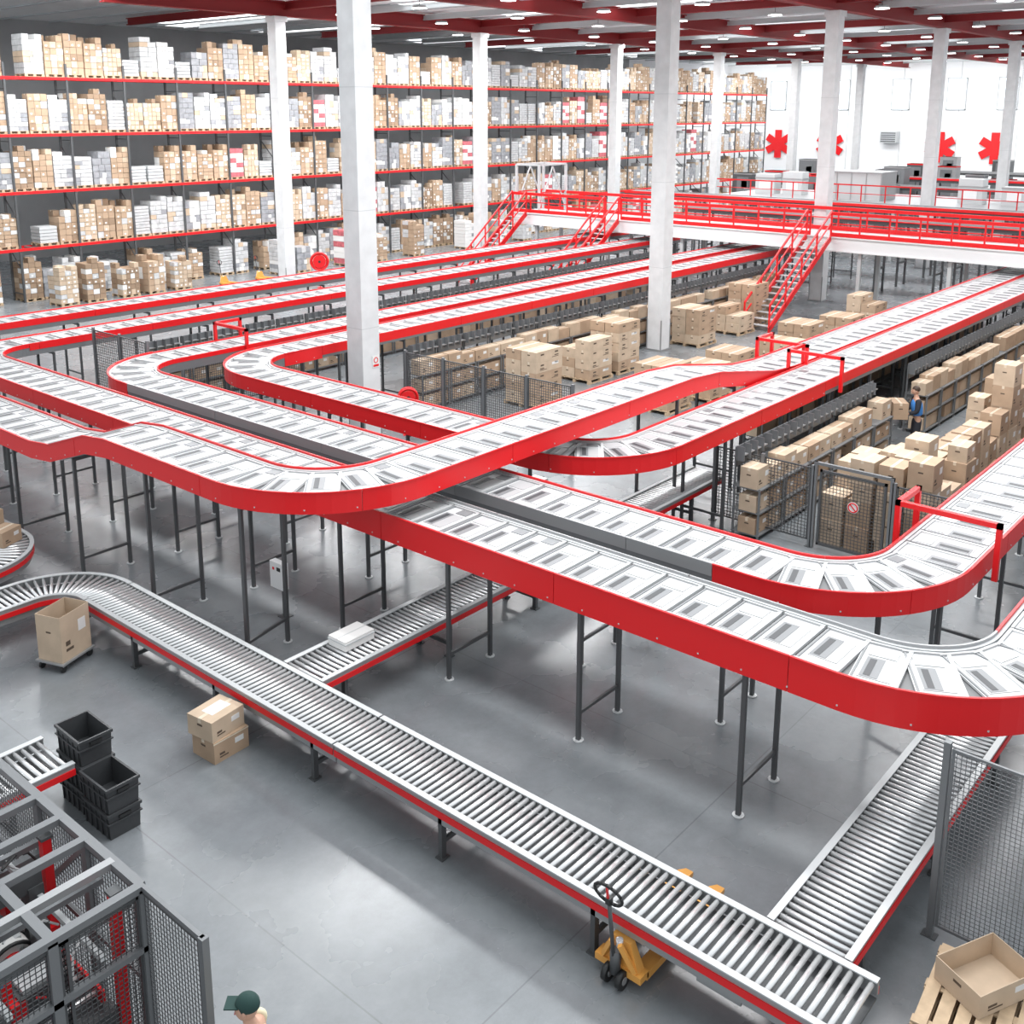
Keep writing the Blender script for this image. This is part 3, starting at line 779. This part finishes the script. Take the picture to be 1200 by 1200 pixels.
# ------------------------------------------------------------ pallet jacks
def pallet_jack(x,y,rz,label,FL=1.5):
    root=thing('pallet_jack',None,(x,y,0),label,'pallet jack',rz=rz,group='pallet jacks')
    for s in (-.21,.21):
        m=MB(); m.bb(.15,FL,s-.08,s+.08,.13,.18,YEL); m.bb(.15,FL,s-.08,s-.065,.09,.13,YEL); m.bb(.15,FL,s+.065,s+.08,.09,.13,YEL)
        m.hexa([(FL,s-.08,.10),(FL+.14,s-.05,.08),(FL+.14,s+.05,.08),(FL,s+.08,.10),(FL,s-.08,.18),(FL+.14,s-.05,.13),(FL+.14,s+.05,.13),(FL,s+.08,.18)],YEL)
        part('fork',m.mesh('fork'),root,label='yellow steel fork')
    m=MB(); m.bb(.02,.18,-.29,.29,.12,.20,YEL); m.hexa([(.05,-.24,.2),(.17,-.24,.2),(.17,.24,.2),(.05,.24,.2),(.08,-.12,.48),(.16,-.12,.48),(.16,.12,.48),(.08,.12,.48)],YEL)
    m.bar((.05,-.2,.2),(-.02,-.05,.5),.05,YEL); m.bar((.05,.2,.2),(-.02,.05,.5),.05,YEL)
    part('body',m.mesh('body'),root,label='yellow hydraulic body')
    m=MB(); m.cyl((-.02,0,.15),(-.02,0,.42),.06,DGREY,12); m.cyl((.05,0,.3),(.05,0,.5),.04,STEEL,12); part('pump',m.mesh('pump'),root,label='dark hydraulic pump')
    m=MB(); m.cyl((-.06,0,.38),(-.16,0,1.08),.022,DGREY,8)
    cen=Vector((-.18,0,1.19)); 
    for i in range(16):
        a0=2*math.pi*i/16;a1=2*math.pi*(i+1)/16
        f=lambda a:(cen.x-.03*math.cos(a),.17*math.sin(a),cen.z+.12*math.cos(a))
        m.cyl(f(a0),f(a1),.018,BLACK,6)
    m.bar((-.16,0,1.07),(-.17,0,1.15),.06,BLACK); m.bar((-.175,0,1.07),(-.21,0,1.3),.02,RED)
    part('handle',m.mesh('handle'),root,label='black loop handle')
    for s in (-.09,.09):
        m=MB(); m.cyl((0,-.03,0),(0,.03,0),.1,BLACK,20); m.cyl((0,-.033,0),(0,.033,0),.045,GREY,14)
        part('steer_wheel',m.mesh('wheel'),root,(-.02,s,.1),label='black rubber steering wheel')
    for s in (-.21,.21):
        m=MB(); m.cyl((0,-.04,0),(0,.04,0),.05,BLACK,14); part('fork_roller',m.mesh('fork_roller'),root,(FL-.2,s,.05))
    return root
pallet_jack(7.97,5.28,.0,'yellow pallet jack with forks beneath the roller conveyor',1.70)
pallet_jack(32.3,47.3,-1.4,'yellow pallet jack parked upright by the tall rack')
pallet_jack(34.6,47.3,-1.4,'yellow pallet jack parked upright by the tall rack')
def reel(x,y,z,rz,sc=1.):
    m=MB(); m.torus((0,0,0),.28*sc,.05*sc,RED,'y',24,8); m.cyl((0,-.1,0),(0,.1,0),.22*sc,RED,20); m.torus((0,-.1,0),.3*sc,.02,RED,'y'); m.torus((0,.1,0),.3*sc,.02,RED,'y'); m.cyl((0,-.14,0),(0,.14,0),.06,BLACK,12); m.bar((0,.1,0),(0,.3,0),.08,RED)
    m.bar((.0,.2,0),(.0,.2,-z),.05,RED); m.bb(-.15,.15,.1,.35,-z,-z+.02,RED)
    thing('hose_reel',m.mesh('hose_reel'),(x,y,z),'round red fire hose reel on a stand beside a column','hose reel',rz=rz,group='fire hose reels')
reel(35.0,42.6,1.4,-.7,1.5); reel(20.0,20.7,1.15,-.7,.9)
m=MB(); m.bb(-.13,.13,-.01,0,-.17,.17,PAPER); m.torus((0,-.012,.04),.07,.012,RED,'y'); m.bb(-.1,.1,-.015,-.01,-.14,-.08,RED)
thing('warning_sign',m.mesh('warning_sign'),(19.25,21.5-.32,2.25),'small white warning sign with red ring on the concrete column','sign')
# ------------------------------------------------------------ totes
def tote():
    m=MB(); w0,d0,w1,d1,h=.61,.41,.64,.44,.36
    t=.012
    def ring(w,d,z): return [(-w/2,-d/2,z),(w/2,-d/2,z),(w/2,d/2,z),(-w/2,d/2,z)]
    b=len(m.v); m.v+=ring(w0,d0,0)+ring(w1,d1,h)+ring(w1-2*t,d1-2*t,h)+ring(w0-2*t,d0-2*t,t)
    m.face([b+3,b+2,b+1,b],TOTE)
    for L in (0,4,8):
        for i in range(4): j=(i+1)%4; m.face([b+L+i,b+L+j,b+L+4+j,b+L+4+i],TOTE)
    m.face([b+12,b+13,b+14,b+15],TOTE)
    for s in (-1,1):
        for za,zb in ((h-.04,h),(h-.14,h-.12)):
            m.bb(-w1/2-.015,w1/2+.015,min(s*d1/2,s*(d1/2+.015)),max(s*d1/2,s*(d1/2+.015)),za,zb,TOTE)
            m.bb(min(s*w1/2,s*(w1/2+.015)),max(s*w1/2,s*(w1/2+.015)),-d1/2,d1/2,za,zb,TOTE)
        for i in range(5): x=-.26+i*.13; m.bb(x-.008,x+.008,min(s*d0/2,s*(d1/2+.008)),max(s*d0/2,s*(d1/2+.008)),.02,h-.04,TOTE)
        m.bb(min(s*w1/2,s*(w1/2+.018)),max(s*w1/2,s*(w1/2+.018)),-.08,.08,h-.10,h-.06,BLACK)
    m.bb(-.12,.12,-d1/2-.018,-d1/2-.01,h-.10,h-.06,DGREY)
    return m
tm=tote().mesh('tote')
for i,(z) in enumerate((0,.362,.724)):
    thing('tote',tm,(5.90,12.36,z),'dark grey plastic tote stacked beside the roller conveyor','tote',rz=R-.01*i,group='dark totes')
for i,(z) in enumerate((0,.362)):
    thing('tote',tm,(5.86,11.69,z),'dark grey plastic tote stacked against the taller stack','tote',rz=R+.01*i,group='dark totes')
# ------------------------------------------------------------ strapping machine enclosure
sm=thing('strapping_machine',None,(4.27,9,0),'grey-framed carton strapping machine with mesh guards and red posts','machine')
def sp(m,n,label=None,kind=None): return part(n,m.mesh(n,(4.27,9,0)),sm,label=label,kind=kind)
W=.09
m=MB()
for x in (1.6,2.6,3.4,4.27):
    for y in (8.1,9.1,10.1,11.4):
        if x in (2.6,3.4) and y in (9.1,): continue
        m.bb(x-W/2,x+W/2,y-W/2,y+W/2,0,1.96,MGREY)
for x in (1.6,2.6,3.4,4.27): m.bb(x-W/2,x+W/2,8.1,11.4,1.93,2.0,MGREY); 
for y in (8.1,8.6,9.1,9.6,10.1,11.4): m.bb(1.6,4.27,y-W/2,y+W/2,1.931,2.001,MGREY if y!=8.6 else GREY)
for x in (1.6,4.27): m.bb(x-W/2,x+W/2,8.1,11.4,.95,1.0,MGREY)
for y in (8.1,10.1): m.bb(1.6,4.27,y-W/2,y+W/2,1.3,1.36,MGREY)
m.bar((2.6,8.1,1.96),(3.4,10.1,1.96),.06,GREY); m.bar((4.27,9.1,1.9),(4.27,10.1,.95),.05,MGREY)
for x in (2.1,3.0,3.85): m.bb(x-.025,x+.025,8.1,11.4,1.45,1.5,LGREY)
for y in (8.35,8.85,9.85,10.6): m.bb(1.6,4.27,y-.03,y+.03,1.62,1.68,MGREY)
sp(m,'frame','dark grey square-tube frame')
for y0,y1 in ((7.1,8.1),(8.15,9.1),(9.15,10.1),(10.15,11.35)):
    q=mesh_panel(y1-y0,1.95 if y0<8 else 1.9,.1,.05,M_=DGREY); part('mesh_panel',q.mesh('mesh_panel'),sm,(0,y0-9,0),R)
for x0 in (1.65,2.65,3.45): part('mesh_panel',mesh_panel(.9 if x0<3.4 else .78,1.9,.1,.05,M_=DGREY).mesh('mesh_panel'),sm,(x0-4.27,8.1-9,0),0)
m=MB(); m.bb(4.235,4.305,7.065,7.135,0,2.0,MGREY); m.bb(4.25,4.29,7.1,8.1,1.95,2.0,MGREY); sp(m,'guard_post')
for x,y,h in ((4.1,8.3,1.9),(4.08,9.6,1.85),(3.2,8.65,1.5),(2.9,10.3,1.9),(3.6,11.0,2.1)):
    m=MB(); m.bb(x-.045,x+.045,y-.045,y+.045,.1,h,RED); m.bb(x-.06,x+.06,y-.06,y+.06,h,h+.03,DGREY); m.bb(x+.045,x+.05,y-.02,y+.02,.4,h-.2,BLACK); sp(m,'red_post','red steel post')
m=MB(); m.bb(1.7,4.05,8.3,11.3,.1,.68,DGREY); m.bb(2.6,3.2,9.7,10.9,.7,1.35,GREY); m.bb(2.62,3.18,9.69,9.7,.8,1.25,BLACK); m.bb(3.25,3.7,8.5,8.95,.7,1.2,DGREY); m.bb(3.3,3.65,8.55,8.9,1.2,1.24,LGREY); m.bb(3.3,3.75,10.2,10.5,.7,1.5,DGREY); m.bb(2.4,3.9,9.32,9.48,1.55,1.75,DGREY); m.bb(2.4,2.6,9.3,9.5,.7,1.6,DGREY); m.bb(3.75,3.9,9.3,9.5,.7,1.6,DGREY); m.bb(1.8,2.4,8.6,9.2,.7,1.5,DGREY); m.bb(1.9,2.3,10.2,11.0,.7,1.7,LGREY)
sp(m,'strapping_arch','dark arch and cabinets')
for cx,cy in ((3.45,9.12),(2.2,9.8),(3.5,10.75)):
    m=MB(); m.cyl((cx,cy,1.05),(cx,cy+.2,1.05),.24,PAPER,24); m.cyl((cx,cy-.03,1.05),(cx,cy+.23,1.05),.05,RED,12); m.torus((cx,cy-.01,1.05),.24,.02,BLACK,'y'); m.torus((cx,cy-.01,1.05),.13,.02,RED,'y'); sp(m,'strap_reel','white strap coil with red hub')
m=MB()
for i in range(26): m.cyl((3.35,8.5+i*.1,.8),(3.95,8.5+i*.1,.8),.025,STEEL,8)
m.bb(3.32,3.35,8.4,11.1,.72,.86,GREY); m.bb(3.95,3.98,8.4,11.1,.72,.86,RED)
sp(m,'roller_bed','steel rollers')
m=MB()
r2=random.Random(3)
for i in range(44):
    a=(1.8+r2.random()*2.2,8.35+r2.random()*2.8,.75+r2.random()*1.0); p=Vector(a)
    for k in range(5):
        q=p+Vector((r2.uniform(-.2,.2),r2.uniform(-.2,.2),r2.uniform(-.15,.15))); m.cyl(p,q,.012,[BLACK,BLUE,RED,LGREY][i%4],5); p=q
for i in range(80):
    x=1.8+r2.random()*2.1;y=8.4+r2.random()*2.7; m.cyl((x,y,.68),(x,y,.85+r2.random()*.6),.05,[GREY,WHITE,DGREY][i%3],10); m.bb(x+.08,x+.22,y,y+.14,.68,.8+r2.random()*.7,[DGREY,GREY,LGREY,DGREY,WHITE,RED][i%6])
    m.bar((x,y,.9),(x+r2.uniform(-.4,.4),y+r2.uniform(-.3,.3),1.2),.03,[GREY,DGREY][i%2])
sp(m,'cable_tangle','small motors and coloured cables',kind='stuff')
# ------------------------------------------------------------ pallet with open carton
pm=MB(); pallet(pm,1.2,1.0,0,WOOD,6); p2=pm.mesh('wooden_pallet')
for i in range(3): thing('wooden_pallet',p2,(9.72,2.18,i*.142),'weathered wooden pallet in a low stack','pallet',rz=.05+.02*i,group='stacked empty pallets')
m=carton_mesh(.78,.56,.26,KRAFT2,True,flaps=False)
thing('carton',m.mesh('carton'),(9.97,2.2,.428),'open-topped shallow brown carton resting on stacked pallets','box',rz=-.45)
# ------------------------------------------------------------ people
def skin_geo(V,E,Rr,M_,sub=2):
    me=bpy.data.meshes.new('tmp'); me.from_pydata(V,E,[]); me.update()
    o=bpy.data.objects.new('tmp',me); COL.objects.link(o)
    md=o.modifiers.new('s','SKIN'); md.use_smooth_shade=True
    for i,r in enumerate(Rr):
        q=me.skin_vertices[0].data[i]; q.radius=(r,r) if not isinstance(r,tuple) else r; q.use_root=(i==0)
    sb=o.modifiers.new('b','SUBSURF'); sb.levels=sub; sb.render_levels=sub
    dg=bpy.context.evaluated_depsgraph_get(); dg.update(); ev=o.evaluated_get(dg); m2=bpy.data.meshes.new_from_object(ev)
    mb=MB(); mb.v=[tuple(v.co) for v in m2.vertices]
    for p in m2.polygons: mb.face(list(p.vertices),M_,True)
    bpy.data.objects.remove(o); return mb
def person(x,y,rz,label,top,topmat,legmat,arms,cap=None,sleeve=None,fat=1.):
    V=[];E=[];Rr=[]
    def add(p,r,par=None):
        V.append(p);Rr.append(r)
        if par is not None:E.append((par,len(V)-1))
        return len(V)-1
    pel=add((0,0,.95),(.15,.11)); wa=add((0,.02,1.1),(.13,.10),pel); ch=add((0,.05,1.32),(.17,.115),wa); nb=add((0,.06,1.46),.07,ch); nk=add((0,.08,1.54),.052,nb); add((0,.09,1.62),.06,nk)
    for s in (-1,1):
        h=add((s*.09,0,.86),.088,pel);k=add((s*.10,.03,.48),.06,h);a=add((s*.11,-.02,.1),.042,k);add((s*.13,.13,.04),.038,a)
    for s,(el,wr) in zip((-1,1),arms):
        sh=add((s*.19,.05,1.41),.055,ch);e=add(el,.043,sh);w_=add(wr,.03,e)
        d=(Vector(wr)-Vector(el)).normalized(); pm_=Vector(wr)+d*.07; p_=add(tuple(pm_),(.04,.02),w_)
        sd=d.cross(Vector((0,0,1))).normalized()
        for i,L in enumerate((.075,.085,.08,.065)):
            b=pm_+sd*(-.03+.02*i)+d*.03; q=b+d*L*.5; t=q+d*L*.35+Vector((0,0,-.02))
            i0=add(tuple(b),.010,p_);i1=add(tuple(q),.009,i0);add(tuple(t),.008,i1)
        b=Vector(wr)+d*.04-sd*s*.035; i0=add(tuple(b),.012,p_); add(tuple(b+d*.04-sd*s*.02+Vector((0,0,.01))),.010,i0)
    body=skin_geo(V,E,Rr,SKIN)
    body.ell((0,.10,1.665),(.078,.098,.118),SKIN,18,14)
    body.ell((0,.20,1.655),(.014,.02,.022),SKIN,8,6)
    for s in (-1,1):
        body.ell((s*.08,.10,1.66),(.012,.02,.032),SKIN,8,6); body.ell((s*.03,.188,1.68),(.012,.008,.008),BLACK,8,6)
    body.ell((0,.193,1.61),(.025,.008,.007),PINK,8,6)
    root=thing('person',body.mesh('person'),(x,y,0),label,'person',rz=rz)
    hair=MB(); hair.ell((0,.085,1.70),(.09,.105,.10),HAIR if not cap else cap,18,12)
    hair.v=[(a,b,max(c,1.665 if b<.12 else 1.715)) for a,b,c in hair.v]
    if cap: hair.bb(-.07,.07,.15,.27,1.70,1.712,cap)
    part('cap' if cap else 'hair',hair.mesh('hair'),root,label='dark green cap' if cap else 'short dark hair')
    tv=[(0,0,.97),(0,0,.93)]+[q for s in (-1,1) for q in ((s*.09,0,.85),(s*.10,.03,.48),(s*.11,-.02,.10))]
    te=[(0,1),(1,2),(2,3),(3,4),(1,5),(5,6),(6,7)]
    part('trousers',skin_geo(tv,te,[(.16,.12),(.165*fat,.125*fat),.105*fat,.085*fat,.07,.105*fat,.085*fat,.07],legmat).mesh('trousers'),root)
    sv=[(0,0,.96),(0,.02,1.1),(0,.05,1.32),(0,.06,1.46)];se=[(0,1),(1,2),(2,3)];sr=[(.175*fat,.135*fat),(.17*fat,.135*fat),(.21*fat,.15*fat),.09]
    part('vest',skin_geo(sv,se,sr,topmat).mesh('vest'),root,label=top)
    for s,(el,wr) in zip((-1,1),arms):
        w2=tuple(Vector(el).lerp(Vector(wr),.85))
        part('sleeve',skin_geo([(s*.15,.05,1.40),(s*.19,.05,1.41),el,w2],[(0,1),(1,2),(2,3)],[.08*fat,.08*fat,.062*fat,.048],sleeve or topmat).mesh('sleeve'),root)
    for s in (-1,1):
        sh=MB(); sh.ell((s*.12,.05,.045),(.05,.14,.055),BLACK,12,8); sh.v=[(a,b,max(c,.0)) for a,b,c in sh.v]; part('shoe',sh.mesh('shoe'),root)
    return root
armsf=[((-.27,.10,1.14),(-.20,.33,1.06)),((.27,.10,1.14),(.20,.33,1.06))]
wx,wy,wr=28.1,9.42,math.radians(35)
person(wx,wy,wr,'person in blue vest over dark clothing holding a carton','blue work vest',BLUE,NAVY,armsf,sleeve=NAVY,fat=1.15)
hp=Matrix.Translation((wx,wy,0))@Matrix.Rotation(wr,4,'Z')@Vector((0,.53,.93))
thing('carton',CM[2][1],tuple(hp),'brown carton held by the worker','box',rz=wr)
person(4.33,6.43,math.radians(41),'person in cream top and dark green cap seen from above','cream work shirt',CREAM,NAVY,armsf,cap=GREEN,fat=1.1)
# ------------------------------------------------------------ lights
w=bpy.data.worlds.new('world'); scene.world=w; w.use_nodes=True
bg=w.node_tree.nodes['Background']; bg.inputs[0].default_value=(.93,.97,1,1); bg.inputs[1].default_value=1.0
def area(x,y,z,sx,sy,e,c=(1,1,1),rot=None):
    l=bpy.data.lights.new('roof_and_fill_light','AREA'); l.shape='RECTANGLE'; l.size=sx; l.size_y=sy; l.energy=e; l.color=c
    o=bpy.data.objects.new('roof_and_fill_light',l); o.location=(x,y,z); COL.objects.link(o)
    if rot:o.rotation_euler=rot
for X,e in ((21,2150),(36,1650),(50,1350),(64,1300),(80,1300),(96,1300)):
    for Y in (8,26,40):
        area(X,Y,13.5 if X>28 else 16,2.2,9,e)
area(12,8,17,10,15,2400)
for X in (26,38,50,70,90):
    area(X,46.3,13.6,10,1.0,1150)
area(109,38,12.8,4,56,4600,rot=(0,-math.radians(35),0))  # added fill light tilted at the end wall to brighten it, no real fitting
scene.view_settings.view_transform='Standard'
